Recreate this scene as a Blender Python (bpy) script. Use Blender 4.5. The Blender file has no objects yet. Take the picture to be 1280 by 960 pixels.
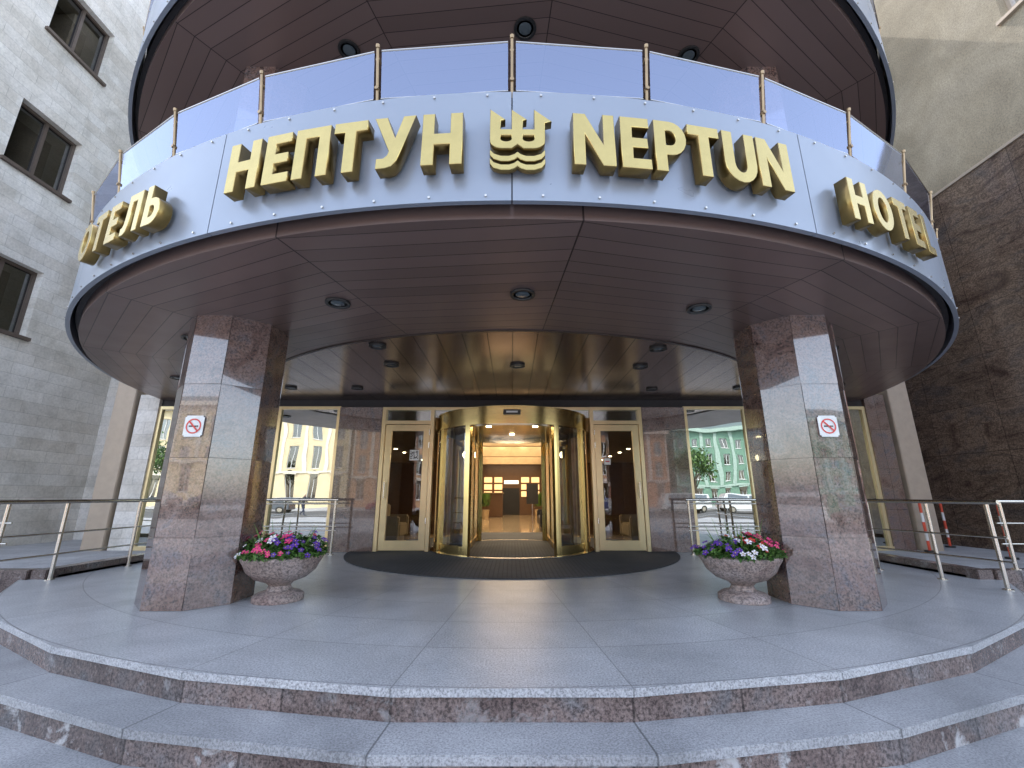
import bpy, bmesh, math, random
from mathutils import Vector, Matrix
random.seed(7)
sc = bpy.context.scene
COL = sc.collection
rad = math.radians
CY = 9.68     # canopy circle centre (y)
DRR = -.12    # radius trim
PY = 10.1     # platform centre (y)

# ------------------------------------------------------------------ materials
def new_mat(name):
    m = bpy.data.materials.new(name); m.use_nodes = True
    nt = m.node_tree; b = nt.nodes.get("Principled BSDF")
    return m, nt, b
def N(nt, t, **kw):
    n = nt.nodes.new(t)
    for k, v in kw.items(): setattr(n, k, v)
    return n
def L(nt, a, b): nt.links.new(a, b)
def c4(c): return (c[0], c[1], c[2], 1)
def math_n(nt, op, a, b=None, c=None):
    n = N(nt, 'ShaderNodeMath', operation=op)
    for i, v in enumerate((a, b, c)):
        if v is None: continue
        if isinstance(v, (int, float)): n.inputs[i].default_value = v
        else: L(nt, v, n.inputs[i])
    return n.outputs[0]
def mixc(nt, f, a, b, blend='MIX'):
    n = N(nt, 'ShaderNodeMix', data_type='RGBA', blend_type=blend)
    for i, v in ((0, f), (6, a), (7, b)):
        if isinstance(v, (int, float)): n.inputs[i].default_value = v
        elif isinstance(v, tuple): n.inputs[i].default_value = c4(v)
        else: L(nt, v, n.inputs[i])
    return n.outputs[2]
def noise(nt, vec, scale, detail=4, rough=.6, dist=0):
    n = N(nt, 'ShaderNodeTexNoise'); L(nt, vec, n.inputs['Vector'])
    n.inputs['Scale'].default_value = scale; n.inputs['Detail'].default_value = detail
    n.inputs['Roughness'].default_value = rough; n.inputs['Distortion'].default_value = dist
    return n.outputs['Fac']
def ramp(nt, fac, stops):
    r = N(nt, 'ShaderNodeValToRGB'); L(nt, fac, r.inputs[0])
    e = r.color_ramp.elements
    while len(e) < len(stops): e.new(.5)
    for i, (p, c) in enumerate(stops):
        e[i].position = p; e[i].color = c4(c) if isinstance(c, tuple) else (c, c, c, 1)
    return r.outputs[0]
def coords(nt, mode):
    tc = N(nt, 'ShaderNodeTexCoord').outputs['Object']
    if mode == 'OBJ': return tc, tc
    s = N(nt, 'ShaderNodeSeparateXYZ'); L(nt, tc, s.inputs[0])
    x, y, z = s.outputs
    cb = N(nt, 'ShaderNodeCombineXYZ')
    if mode == 'XY': a, b = x, y
    elif mode == 'XZ': a, b = x, z
    elif mode == 'YZ': a, b = y, z
    elif mode == 'POL':   # polar about platform centre
        yy = math_n(nt, 'SUBTRACT', y, PY)
        a = math_n(nt, 'MULTIPLY', math_n(nt, 'ARCTAN2', x, math_n(nt, 'MULTIPLY', yy, -1)), 7.45)
        a = math_n(nt, 'ADD', a, .65)
        b = math_n(nt, 'SQRT', math_n(nt, 'ADD', math_n(nt, 'MULTIPLY', x, x), math_n(nt, 'MULTIPLY', yy, yy)))
    L(nt, a, cb.inputs[0]); L(nt, b, cb.inputs[1])
    return tc, cb.outputs[0]
def bump(nt, b, h, strength=.2, dist=.01):
    n = N(nt, 'ShaderNodeBump'); n.inputs['Strength'].default_value = strength
    n.inputs['Distance'].default_value = dist
    L(nt, h, n.inputs['Height']); L(nt, n.outputs[0], b.inputs['Normal'])
def plain(name, col, rough=.5, metal=0, var=.12, nscale=6, bmp=0.0, coat=0):
    m, nt, b = new_mat(name)
    tc, _ = coords(nt, 'OBJ')
    f = noise(nt, tc, nscale, 5)
    hi = tuple(min(1, c*(1+var)) for c in col); lo = tuple(c*(1-var) for c in col)
    L(nt, ramp(nt, f, [(.3, lo), (.7, hi)]), b.inputs['Base Color'])
    b.inputs['Metallic'].default_value = metal
    f2 = noise(nt, tc, nscale*3, 3)
    rr = math_n(nt, 'MULTIPLY_ADD', f2, rough*.4, rough*.8)
    L(nt, rr, b.inputs['Roughness'])
    if coat: b.inputs['Coat Weight'].default_value = coat
    if bmp: bump(nt, b, f2, bmp, .01)
    return m
def stone(name, cols, sp=60, big=1.2, rough=.4, mode='OBJ', bw=.6, bh=.3, mortar=.006, offset=.5, var=.85,
          mcol=.35, bmp=.15, vein=None, dirt=0, speck=.5, zst=1.0, coat=0, salt=0, warp=0):
    m, nt, b = new_mat(name)
    tc, uv = coords(nt, mode)
    mp = N(nt, 'ShaderNodeMapping'); L(nt, tc, mp.inputs[0]); mp.inputs['Scale'].default_value = (1, 1, zst)
    src = mp.outputs[0]
    f1 = noise(nt, src, big, 6, .65, 1.2 if vein else .3)
    base = ramp(nt, f1, [(.32, cols[0]), (.5, cols[1]), (.66, cols[2])])
    f2 = noise(nt, tc, sp, 2, .7)
    sk = ramp(nt, f2, [(.36, 1-speck), (.5, 1.0), (.64, 1+speck*.7)])
    col = mixc(nt, 1.0, base, sk, 'MULTIPLY')
    if vein:
        fv = noise(nt, src, big*1.7, 7, .6, 2.5)
        vm = ramp(nt, fv, [(.46, 0.0), (.5, 1.0), (.54, 0.0)])
        col = mixc(nt, math_n(nt, 'MULTIPLY', vm, .6), col, vein)
    h = f2
    if mode != 'OBJ':
        br = N(nt, 'ShaderNodeTexBrick'); L(nt, uv, br.inputs['Vector'])
        br.offset = offset
        br.inputs['Color1'].default_value = (1, 1, 1, 1); br.inputs['Color2'].default_value = (var, var, var, 1)
        br.inputs['Mortar'].default_value = (mcol, mcol, mcol, 1)
        br.inputs['Scale'].default_value = 1; br.inputs['Mortar Size'].default_value = mortar
        br.inputs['Mortar Smooth'].default_value = .3
        br.inputs['Brick Width'].default_value = bw; br.inputs['Row Height'].default_value = bh
        col = mixc(nt, 1.0, col, br.outputs['Color'], 'MULTIPLY')
        h = math_n(nt, 'SUBTRACT', math_n(nt, 'MULTIPLY', f2, .25), br.outputs['Fac'])
        if warp:  # a second, coarser coursing breaks the regular bond
            b2 = N(nt, 'ShaderNodeTexBrick'); L(nt, uv, b2.inputs['Vector']); b2.offset = .37; b2.offset_frequency = 3
            b2.inputs['Color1'].default_value = (1, 1, 1, 1); b2.inputs['Color2'].default_value = (warp, warp*.97, warp*.93, 1); b2.inputs['Mortar'].default_value = (.93, .93, .93, 1)
            b2.inputs['Scale'].default_value = 1; b2.inputs['Mortar Size'].default_value = .001
            b2.inputs['Brick Width'].default_value = bw*1.73; b2.inputs['Row Height'].default_value = bh
            col = mixc(nt, 1.0, col, b2.outputs['Color'], 'MULTIPLY')
    if dirt:
        fd = noise(nt, tc, .9, 7, .7, .6)
        col = mixc(nt, 1.0, col, ramp(nt, fd, [(.35, 1-dirt), (.65, 1.0)]), 'MULTIPLY')
    if salt:
        fs = noise(nt, tc, 5, 6, .7, .4)
        col = mixc(nt, math_n(nt, 'MULTIPLY', ramp(nt, fs, [(.56, 0.0), (.66, 1.0)]), salt), col, (.5, .5, .5))
    L(nt, col, b.inputs['Base Color'])
    L(nt, math_n(nt, 'MULTIPLY_ADD', f2, rough*.5, rough*.75), b.inputs['Roughness'])
    if coat:
        b.inputs['Coat Weight'].default_value = coat; b.inputs['Coat Roughness'].default_value = .02; b.inputs['Coat IOR'].default_value = 1.65
    if bmp: bump(nt, b, h, bmp, .006)
    return m
def glass(name, tint, base_refl=.3, rough=.0, rtint=(.95, .97, 1)):
    m = bpy.data.materials.new(name); m.use_nodes = True; nt = m.node_tree; nt.nodes.clear()
    o = N(nt, 'ShaderNodeOutputMaterial'); t = N(nt, 'ShaderNodeBsdfTransparent'); g = N(nt, 'ShaderNodeBsdfGlossy')
    t.inputs[0].default_value = c4(tint); g.inputs['Color'].default_value = c4(rtint); g.inputs['Roughness'].default_value = rough
    fr = N(nt, 'ShaderNodeFresnel'); fr.inputs[0].default_value = 1.45
    tc, _ = coords(nt, 'OBJ')
    bp = N(nt, 'ShaderNodeBump'); bp.inputs['Strength'].default_value = .05; bp.inputs['Distance'].default_value = .05
    L(nt, noise(nt, tc, 1.3, 1), bp.inputs['Height']); L(nt, bp.outputs[0], g.inputs['Normal'])
    f = math_n(nt, 'MINIMUM', math_n(nt, 'ADD', fr.outputs[0], base_refl), 1.0)
    mx = N(nt, 'ShaderNodeMixShader'); L(nt, f, mx.inputs[0]); L(nt, t.outputs[0], mx.inputs[1]); L(nt, g.outputs[0], mx.inputs[2])
    L(nt, mx.outputs[0], o.inputs[0]); return m
def emit(name, col, s):
    m, nt, b = new_mat(name)
    b.inputs['Base Color'].default_value = c4(col)
    b.inputs['Emission Color'].default_value = c4(col); b.inputs['Emission Strength'].default_value = s
    m.cycles.emission_sampling = 'NONE'
    return m
def soffit_mat(name, col, metal, rough, mode, pitch):
    m, nt, b = new_mat(name)
    tc, _ = coords(nt, 'OBJ')
    s = N(nt, 'ShaderNodeSeparateXYZ'); L(nt, tc, s.inputs[0]); x, y, z = s.outputs
    if mode == 'RING':
        yy = math_n(nt, 'SUBTRACT', CY, y)
        th = math_n(nt, 'ARCTAN2', x, yy)
        r = math_n(nt, 'SQRT', math_n(nt, 'ADD', math_n(nt, 'MULTIPLY', x, x), math_n(nt, 'MULTIPLY', yy, yy)))
        st = rad(18.3)
        q = math_n(nt, 'ADD', math_n(nt, 'DIVIDE', th, st), .78)
        fl = math_n(nt, 'FLOOR', q)
        loc = math_n(nt, 'MULTIPLY', math_n(nt, 'SUBTRACT', math_n(nt, 'SUBTRACT', q, fl), .5), st)
        d = math_n(nt, 'MULTIPLY', r, math_n(nt, 'COSINE', loc))
        edge = math_n(nt, 'LESS_THAN', math_n(nt, 'ABSOLUTE', math_n(nt, 'SUBTRACT', math_n(nt, 'ABSOLUTE', loc), st/2)), .0010)
    else:
        d = x; fl = math_n(nt, 'MULTIPLY', y, 0)
        edge = math_n(nt, 'LESS_THAN', math_n(nt, 'PINGPONG', y, 1.5), .003)
    q2 = math_n(nt, 'DIVIDE', d, pitch); id_ = math_n(nt, 'FLOOR', q2)
    fr = math_n(nt, 'SUBTRACT', q2, id_)
    gv = math_n(nt, 'LESS_THAN', fr, .045)
    line = math_n(nt, 'MAXIMUM', gv, edge)
    wn = N(nt, 'ShaderNodeTexWhiteNoise', noise_dimensions='2D'); cb = N(nt, 'ShaderNodeCombineXYZ')
    L(nt, id_, cb.inputs[0]); L(nt, fl, cb.inputs[1]); L(nt, cb.outputs[0], wn.inputs['Vector'])
    v = math_n(nt, 'MULTIPLY_ADD', wn.outputs['Value'], .26, .87)
    vc = N(nt, 'ShaderNodeCombineColor')
    for i in range(3): L(nt, v, vc.inputs[i])
    cc = mixc(nt, 1.0, col, vc.outputs[0], 'MULTIPLY')
    cc = mixc(nt, math_n(nt, 'MULTIPLY', line, .8), cc, (.012, .009, .009))
    L(nt, cc, b.inputs['Base Color']); b.inputs['Metallic'].default_value = metal
    f = noise(nt, tc, 2.5, 4)
    L(nt, math_n(nt, 'MULTIPLY_ADD', f, rough*.6, rough*.7), b.inputs['Roughness'])
    hh = math_n(nt, 'ADD', math_n(nt, 'MULTIPLY', math_n(nt, 'PINGPONG', fr, .5), .25), math_n(nt, 'MULTIPLY', f, .5))
    bump(nt, b, math_n(nt, 'SUBTRACT', hh, line), .3, .006)
    return m

M = {}
M['fascia'] = plain('fascia_aluminium', (.265, .295, .345), .30, .3, .03, 1.5)
M['backing'] = plain('dark_backing', (.03, .028, .03), .6)
M['sof_ring'] = soffit_mat('soffit_brown_slats', (.205, .142, .125), .45, .33, 'RING', .17)
M['sof_in'] = soffit_mat('soffit_polished_slats', (.29, .215, .18), .85, .22, 'X', .3)
M['rim'] = plain('soffit_rim_brown', (.07, .052, .047), .4, .4)
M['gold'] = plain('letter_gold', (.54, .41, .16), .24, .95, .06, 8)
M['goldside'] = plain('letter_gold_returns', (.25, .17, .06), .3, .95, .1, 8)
M['brass'] = plain('brass_frame', (.68, .51, .22), .2, 1, .05, 5)
M['champ'] = plain('champagne_frame', (.68, .56, .33), .32, .6, .05, 5)
M['steel'] = plain('stainless_steel', (.58, .54, .48), .2, 1, .05, 8)
M['postm'] = plain('bronze_post', (.36, .25, .14), .35, .8)
M['winframe'] = plain('dark_window_frame', (.10, .075, .06), .5)
M['black'] = plain('black_plastic', (.02, .02, .02), .4)
M['lens'] = plain('lamp_lens', (.08, .10, .11), .15)
M['balg'] = glass('balustrade_glass', (.48, .52, .74), .38, .04, (.49, .54, .70))
M['winglass'] = glass('facade_glass', (.30, .44, .38), .42, .0, (.90, .93, .90))
M['doorglass'] = glass('door_glass', (.78, .82, .78), .10)
M['darkglass'] = glass('window_glass_dark', (.10, .14, .15), .12)
M['col'] = stone('column_red_granite', [(.065, .034, .027), (.165, .112, .095), (.09, .083, .092)], 48, 3.0, .12, 'OBJ', bmp=0, vein=(.19, .11, .085), speck=.6, coat=1)
M['gran_w'] = stone('facade_granite', [(.09, .05, .04), (.175, .125, .105), (.105, .095, .105)], 50, 2.2, .12, 'XZ', 1.2, .75, .004, 0, .85, .3, 0, vein=(.2, .12, .095), speck=.5, coat=.8)
M['gran_r'] = stone('wall_brown_granite', [(.07, .043, .033), (.20, .14, .10), (.12, .096, .083)], 40, .9, .2, 'YZ', 1.3, .9, .006, 0, .8, .35, .06, vein=(.04, .027, .022), speck=.4, zst=2.2, coat=.3)
M['stucco'] = stone('beige_stucco', [(.34, .28, .19), (.40, .335, .235), (.45, .38, .275)], 35, .6, .85, 'OBJ', bmp=.6, speck=.22, dirt=.3)
M['lime'] = stone('pale_limestone_blocks', [(.64, .61, .55), (.80, .77, .71), (.88, .85, .80)], 22, 1.5, .85, 'YZ', .72, .24, .005, .5, .90, .74, .6, speck=.10, dirt=.2, warp=.88)
M['limex'] = stone('pale_limestone_return', [(.64, .61, .55), (.80, .77, .71), (.88, .85, .80)], 22, 1.5, .85, 'XZ', .72, .24, .005, .5, .90, .74, .6, speck=.10, dirt=.2, warp=.88)
M['floor'] = stone('grey_granite_paving', [(.37, .375, .39), (.455, .455, .465), (.51, .51, .515)], 85, .8, .36, 'POL', 1.30, .62, .005, 0, .88, .5, .15, speck=.45, dirt=.25)
M['tread'] = stone('grey_granite_tread', [(.29, .295, .305), (.36, .36, .37), (.41, .41, .415)], 90, .8, .45, 'POL', 1.30, 20, .006, 0, .9, .45, .15, speck=.38, dirt=.3)
M['riser'] = stone('red_granite_riser', [(.11, .072, .065), (.22, .165, .148), (.175, .165, .17)], 60, 2.2, .25, 'POL', .65, 20, .008, 0, .6, .4, .1, speck=.55, dirt=.3, salt=.3)
M['riser2'] = stone('red_granite_riser_stained', [(.11, .072, .065), (.22, .165, .148), (.175, .165, .17)], 60, 2.2, .25, 'POL', .65, 20, .008, 0, .6, .4, .1, speck=.55, dirt=.3, salt=.8)
M['pave'] = stone('pavement_granite', [(.40, .40, .41), (.47, .47, .48), (.52, .52, .53)], 90, .5, .7, 'XY', .6, .4, .008, .5, .85, .5, .2, speck=.3, dirt=.25)
M['asph'] = stone('asphalt', [(.075, .075, .078), (.095, .095, .098), (.11, .11, .11)], 60, .3, .9, 'OBJ', bmp=.4, speck=.4)
M['kerb'] = stone('kerb_granite', [(.22, .2, .2), (.3, .28, .28), (.34, .32, .32)], 80, 2, .6, 'OBJ', speck=.4)
M['mat'] = stone('rubber_mat', [(.05, .05, .053), (.068, .068, .072), (.085, .085, .09)], 140, 1, .85, 'XY', .06, .06, .008, 0, .9, .45, .6, speck=.3)
M['beige'] = plain('beige_cladding', (.44, .36, .28), .45, .2, .08)
M['white'] = plain('white_paint', (.68, .68, .66), .4)
M['red'] = plain('red_paint', (.6, .04, .03), .4)
M['orange'] = plain('orange_reflective', (.62, .07, .03), .4)
M['bowl'] = stone('planter_granite', [(.19, .125, .11), (.27, .21, .185), (.31, .26, .245)], 45, 3, .6, 'OBJ', bmp=.3, speck=.55)
M['soil'] = plain('soil', (.05, .035, .025), .95)
M['leaf'] = plain('leaf_green', (.045, .11, .022), .5, 0, .5, 30)
M['leaf2'] = plain('leaf_light', (.10, .19, .04), .5, 0, .4, 30)
for n, c in (('pink', (.68, .04, .18)), ('magenta', (.48, .02, .13)), ('fwhite', (.7, .67, .68)), ('violet', (.11, .035, .30)), ('fred', (.55, .025, .025)), ('yellow', (.7, .4, .03))):
    M[n] = plain('petal_'+n, c, .55, 0, .2, 40)
M['lob_floor'] = stone('lobby_marble', [(.32, .22, .12), (.42, .31, .18), (.5, .38, .24)], 20, 2, .10, 'XY', .6, .6, .006, 0, .8, .5, 0, speck=.1)
M['lob_wall'] = plain('lobby_wall', (.42, .29, .15), .6)
M['lob_dark'] = plain('lobby_wood', (.14, .07, .03), .35)
M['lob_ceil'] = plain('lobby_ceiling', (.36, .28, .18), .6)
M['lamp'] = emit('warm_lamp', (1, .80, .52), 22)
M['shelf'] = emit('lit_shelf', (1, .62, .28), 1.3)
M['signw'] = emit('lit_panel', (1, .9, .72), 1.8)
M['sofa'] = plain('black_leather', (.02, .02, .022), .35, bmp=.2)
M['chair'] = plain('tan_upholstery', (.28, .2, .11), .7)

# ------------------------------------------------------------------ mesh helpers
def finalize(bm, name, mats, parent=None, smooth=False, recalc=True):
    if recalc: bmesh.ops.recalc_face_normals(bm, faces=bm.faces)
    if smooth:
        for f in bm.faces: f.smooth = True
        for e in bm.edges:
            if len(e.link_faces) == 2 and e.calc_face_angle(0) > rad(32): e.smooth = False
    me = bpy.data.meshes.new(name); bm.to_mesh(me); bm.free()
    if not isinstance(mats, (list, tuple)): mats = [mats]
    for m in mats: me.materials.append(m)
    o = bpy.data.objects.new(name, me); COL.objects.link(o)
    if parent: o.parent = parent
    return o
def empty(name):
    o = bpy.data.objects.new(name, None); COL.objects.link(o); o.empty_display_size = .2; return o
def bbox(bm, x0, x1, y0, y1, z0, z1, mi=0, mtx=None):
    r = bmesh.ops.create_cube(bm, size=1)
    vs = r['verts']
    for v in vs:
        v.co = Vector(((x0+x1)/2+v.co.x*(x1-x0), (y0+y1)/2+v.co.y*(y1-y0), (z0+z1)/2+v.co.z*(z1-z0)))
        if mtx: v.co = mtx @ v.co
    for f in {f for v in vs for f in v.link_faces}: f.material_index = mi
    return vs
def box(name, dims, mat, parent=None, bev=0):
    bm = bmesh.new(); bbox(bm, *dims)
    if bev: bmesh.ops.bevel(bm, geom=bm.edges[:], offset=bev, segments=2, affect='EDGES')
    return finalize(bm, name, mat, parent)
def tube(bm, a, b, r, seg=12, mi=0, r2=None):
    a = Vector(a); b = Vector(b); d = b-a
    ret = bmesh.ops.create_cone(bm, cap_ends=True, segments=seg, radius1=r, radius2=r if r2 is None else r2, depth=d.length)
    q = d.to_track_quat('Z', 'Y').to_matrix().to_4x4(); q.translation = (a+b)/2
    bmesh.ops.transform(bm, matrix=q, verts=ret['verts'])
    for f in {f for v in ret['verts'] for f in v.link_faces}: f.material_index = mi
def ring_sector(bm, r0, r1, z0, z1, t0, t1, n, cx=0, cy=None, mi=0):
    """solid arc, theta measured from -Y, positive to +X"""
    cy = CY if cy is None else cy
    rows = []
    for i in range(n+1):
        t = t0+(t1-t0)*i/n; s, c = math.sin(t), math.cos(t)
        rows.append([bm.verts.new((cx+r*s, cy-r*c, z)) for r, z in ((r0, z0), (r1, z0), (r1, z1), (r0, z1))])
    fs = []
    for a, b in zip(rows, rows[1:]):
        for k in range(4):
            fs.append(bm.faces.new((a[k], a[(k+1) % 4], b[(k+1) % 4], b[k])))
    fs.append(bm.faces.new(rows[0])); fs.append(bm.faces.new(rows[-1][::-1]))
    for f in fs: f.material_index = mi
def prism(bm, n, r, z0, z1, cx, cy, off=0, mi=0):
    a = []; b = []
    for i in range(n):
        t = off+2*math.pi*i/n
        p = (cx+r*math.sin(t), cy-r*math.cos(t))
        a.append(bm.verts.new((*p, z0))); b.append(bm.verts.new((*p, z1)))
    fs = [bm.faces.new(a[::-1]), bm.faces.new(b)]
    for i in range(n): fs.append(bm.faces.new((a[i], a[(i+1) % n], b[(i+1) % n], b[i])))
    for f in fs: f.material_index = mi
def lathe(bm, prof, cx, cy, n=40, mi=0):
    rows = []
    for r, z in prof:
        rows.append([bm.verts.new((cx+r*math.cos(2*math.pi*i/n), cy+r*math.sin(2*math.pi*i/n), z)) for i in range(n)])
    for a, b in zip(rows, rows[1:]):
        for i in range(n):
            f = bm.faces.new((a[i], a[(i+1) % n], b[(i+1) % n], b[i])); f.material_index = mi
    bm.faces.new(rows[0][::-1]).material_index = mi; bm.faces.new(rows[-1]).material_index = mi

def facade(name, P, us, vs, holes, depth, wall, glassm, frame, parent, cross=True):
    bm = bmesh.new()
    def quad(pts, mi): bm.faces.new([bm.verts.new(p) for p in pts]).material_index = mi
    def pbox(u0, u1, v0, v1, d0, d1, mi):
        c = [P(u, v, d) for d in (d0, d1) for u, v in ((u0, v0), (u1, v0), (u1, v1), (u0, v1))]
        v_ = [bm.verts.new(p) for p in c]
        for idx in ((0, 1, 2, 3), (4, 5, 6, 7), (0, 1, 5, 4), (1, 2, 6, 5), (2, 3, 7, 6), (3, 0, 4, 7)):
            bm.faces.new([v_[i] for i in idx]).material_index = mi
    H = set(holes)
    for i in range(len(us)-1):
        for j in range(len(vs)-1):
            u0, u1, v0, v1 = us[i], us[i+1], vs[j], vs[j+1]
            if (i, j) not in H:
                quad([P(u0, v0, 0), P(u1, v0, 0), P(u1, v1, 0), P(u0, v1, 0)], 0)
            else:
                for (a, b, c, d) in ((u0, v0, u1, v0), (u1, v0, u1, v1), (u1, v1, u0, v1), (u0, v1, u0, v0)):
                    quad([P(a, b, 0), P(c, d, 0), P(c, d, depth), P(a, b, depth)], 0)
                quad([P(u0, v0, depth-.03), P(u1, v0, depth-.03), P(u1, v1, depth-.03), P(u0, v1, depth-.03)], 1)
                quad([P(u0, v0, depth+.5), P(u1, v0, depth+.5), P(u1, v1, depth+.5), P(u0, v1, depth+.5)], 3)
                w = .06; d0, d1 = depth-.08, depth-.0
                pbox(u0, u0+w, v0, v1, d0, d1, 2); pbox(u1-w, u1, v0, v1, d0, d1, 2)
                pbox(u0+w, u1-w, v0, v0+w, d0, d1, 2); pbox(u0+w, u1-w, v1-w, v1, d0, d1, 2)
                if cross:
                    um = u0+(u1-u0)*.5
                    pbox(um-w/2, um+w/2, v0+w, v1-w, d0, d1, 2)
                pbox(u0-.06, u1+.06, v0-.07, v0-.003, -.07, .05, 2)
    return finalize(bm, name, [wall, glassm, frame, M['backing']], parent, recalc=False)

# ------------------------------------------------------------------ ground
bm = bmesh.new(); s = 700
f = bm.faces.new([bm.verts.new(p) for p in ((-s, -s, -.65), (s, -s, -.65), (s, s, -.65), (-s, s, -.65))])
finalize(bm, 'asphalt_ground', M['asph'])
box('pavement', (-60, 60, -14, 12, -.9, -.5), M['pave'])  # unseen outer part extended to bounce sunlight onto walls and soffit
box('pavement', (-90, 90, -60, -30, -.9, -.52), M['pave'])
bm = bmesh.new()
for i in range(-20, 21):
    bbox(bm, i*4-.9, i*4+.9, -20.6, -20.45, -.648, -.644)
finalize(bm, 'road_marking', M['white'])
box('kerb', (-60, 60, -14.2, -14.003, -.9, -.495), M['kerb'])

# entrance steps: platform + treads
steps = empty('entrance_steps')
apo = [7.45, 7.73, 8.01]
for i, a in enumerate(apo):
    R = a/math.cos(rad(5)); top = -.166*i
    bm = bmesh.new(); prism(bm, 36, R, top-.042, top, 0, PY, rad(5))
    bmesh.ops.bevel(bm, geom=[e for e in bm.edges if abs(e.verts[0].co.z-e.verts[1].co.z) < 1e-5 and e.verts[0].co.z > top-.01], offset=.006, segments=2, affect='EDGES')
    finalize(bm, 'tread_%d' % i, M['floor'] if i == 0 else M['tread'], steps)
    R2 = (a-.022)/math.cos(rad(5))
    bm = bmesh.new(); prism(bm, 36, R2, top-.60, top-.0425, 0, PY, rad(5))
    finalize(bm, 'riser_%d' % i, M['riser'] if i == 0 else M['riser2'], steps)

# mat
bm = bmesh.new(); prism(bm, 96, 3.0, .004, .014, 0, 8.75, 0); finalize(bm, 'door_mat', M['mat'])

# side ramps
for sx in (-1, 1):
    rp = empty('side_ramp')
    xo = 10.0 if sx < 0 else 9.0
    a, b_ = sorted((sx*5.75, sx*xo))
    box('ramp_deck', (a, b_, 5.9, 10.4, -.6, .03), M['pave'], rp)
    a, b_ = sorted((sx*5.75, sx*5.95))
    box('ramp_kerb', (a, b_, 5.75, 8.4, -.6, .11), M['riser'], rp, .01)
    a, b_ = sorted((sx*5.953, sx*xo))
    box('ramp_front_kerb', (a, b_, 5.72, 5.897, -.6, .11), M['riser'], rp, .01)

# ------------------------------------------------------------------ railings
def railing(pts, posts, h=.93, lows=(.38, .62), name='handrail_railing', base=0.0):
    par = empty(name)
    bm = bmesh.new()
    for a, b in zip(pts, pts[1:]):
        tube(bm, (*a, base+h), (*b, base+h), .024)
        for l in lows: tube(bm, (*a, base+l), (*b, base+l), .011)
    finalize(bm, 'rails', M['steel'], par, True)
    bm = bmesh.new()
    for p in posts:
        tube(bm, (*p, base-.02), (*p, base+h-.01), .023)
        tube(bm, (*p, base-.0), (*p, base+.012), .05)
    finalize(bm, 'posts', M['steel'], par, True)
railing([(-5.68, 4.9), (-5.6, 8.2)], [(-5.68, 4.95), (-5.67, 5.73), (-5.62, 6.78), (-5.6, 8.0)], lows=(.30, .55))
railing([(-9.7, 5.8), (-6.4, 5.8)], [(-9.4, 5.8), (-8.3, 5.8), (-7.3, 5.8), (-6.5, 5.8)], base=.11, h=.82, lows=(.3, .55))
railing([(5.42, 5.0), (5.1, 6.45), (5.1, 8.2)], [(5.42, 5.13), (5.3, 5.75), (5.1, 6.45), (5.1, 8.0)], lows=(.3, .55))
railing([(8.8, 5.8), (6.2, 5.8)], [(8.5, 5.8), (7.4, 5.8), (6.3, 5.8)], base=.11, h=.82, lows=(.3, .55))
railing([(-4.9, 8.0), (-3.1, 8.0)], [(-4.8, 8.0), (-3.15, 8.0)], lows=(.41, .48, .86))
railing([(3.1, 8.0), (4.9, 8.0)], [(4.8, 8.0), (3.15, 8.0)], lows=(.41, .48, .86))

# barrier posts on the right
for (x, y, h) in ((7.45, 8.2, .8), (7.9, 7.3, .78), (8.5, 8.9, .78), (7.0, 9.0, .7)):
    bm = bmesh.new(); n = 5; z = .03
    tube(bm, (x, y, z), (x, y, z+.03), .08, 20, 2)
    for k in range(n):
        tube(bm, (x, y, z+.03+k*h/n), (x, y, z+.03+(k+1)*h/n), .022, 14, k % 2)
    tube(bm, (x, y, z+.03+h), (x, y, z+.06+h), .022, 14, 0, .01)
    finalize(bm, 'striped_barrier_post', [M['orange'], M['white'], M['black']], None, True)

# ------------------------------------------------------------------ canopies
def canopy(name, zs, lights, inner=True):
    par = empty(name)
    bm = bmesh.new(); ring_sector(bm, 5.15+DRR, 7.20+DRR, zs, zs+.14, rad(-100), rad(100), 128)
    finalize(bm, 'soffit_ring', M['sof_ring'], par, True)
    bm = bmesh.new(); ring_sector(bm, 5.11+DRR, 5.147+DRR, zs-.012, zs+.1, rad(-100), rad(100), 128)
    finalize(bm, 'soffit_joint', M['rim'], par, True)
    bm = bmesh.new(); prism(bm, 96, 5.108+DRR, zs+.004, zs+.1, 0, CY)
    finalize(bm, 'soffit_inner', M['sof_in'] if inner else M['sof_ring'], par)
    bm = bmesh.new(); ring_sector(bm, 7.0+DRR, 7.25+DRR, zs+.141, zs+.95, rad(-100), rad(100), 128)
    finalize(bm, 'fascia_backing', M['backing'], par, True)
    bm = bmesh.new()
    for k in range(-6, 6):
        ring_sector(bm, 7.28+DRR, 7.32+DRR, zs+.055, zs+.96, rad(18.5*k)+.0006, rad(18.5*(k+1))-.0006, 16)
    finalize(bm, 'fascia_panels', M['fascia'], par, True)
    bm = bmesh.new()
    t = -99
    while t < 99:
        for zz in (zs+.09, zs+.925):
            r = 7.32+DRR; a = rad(t)
            tube(bm, (r*math.sin(a), CY-r*math.cos(a), zz), ((r+.01)*math.sin(a), CY-(r+.01)*math.cos(a), zz), .009, 8)
        t += 3.05
    finalize(bm, 'fascia_screws', M['steel'], par)
    bm = bmesh.new(); prism(bm, 96, 7.275+DRR, zs+.90, zs+.93, 0, CY); finalize(bm, 'deck', M['kerb'], par)
    for (x, y, r) in lights:
        bm = bmesh.new()
        lathe(bm, [(r, zs-.012), (r*.98, zs-.022), (r*.76, zs-.022), (r*.70, zs-.008), (r*.3, zs-.006)], x, y, 28)
        lathe(bm, [(r*.98, zs+.002), (r*.99, zs-.012)], x, y, 28)
        lathe(bm, [(r*.62, zs-.010), (r*.35, zs-.018)], x, y, 24, 1)
        finalize(bm, 'downlight', [M['black'], M['lens']], par, True)
    return par
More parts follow.
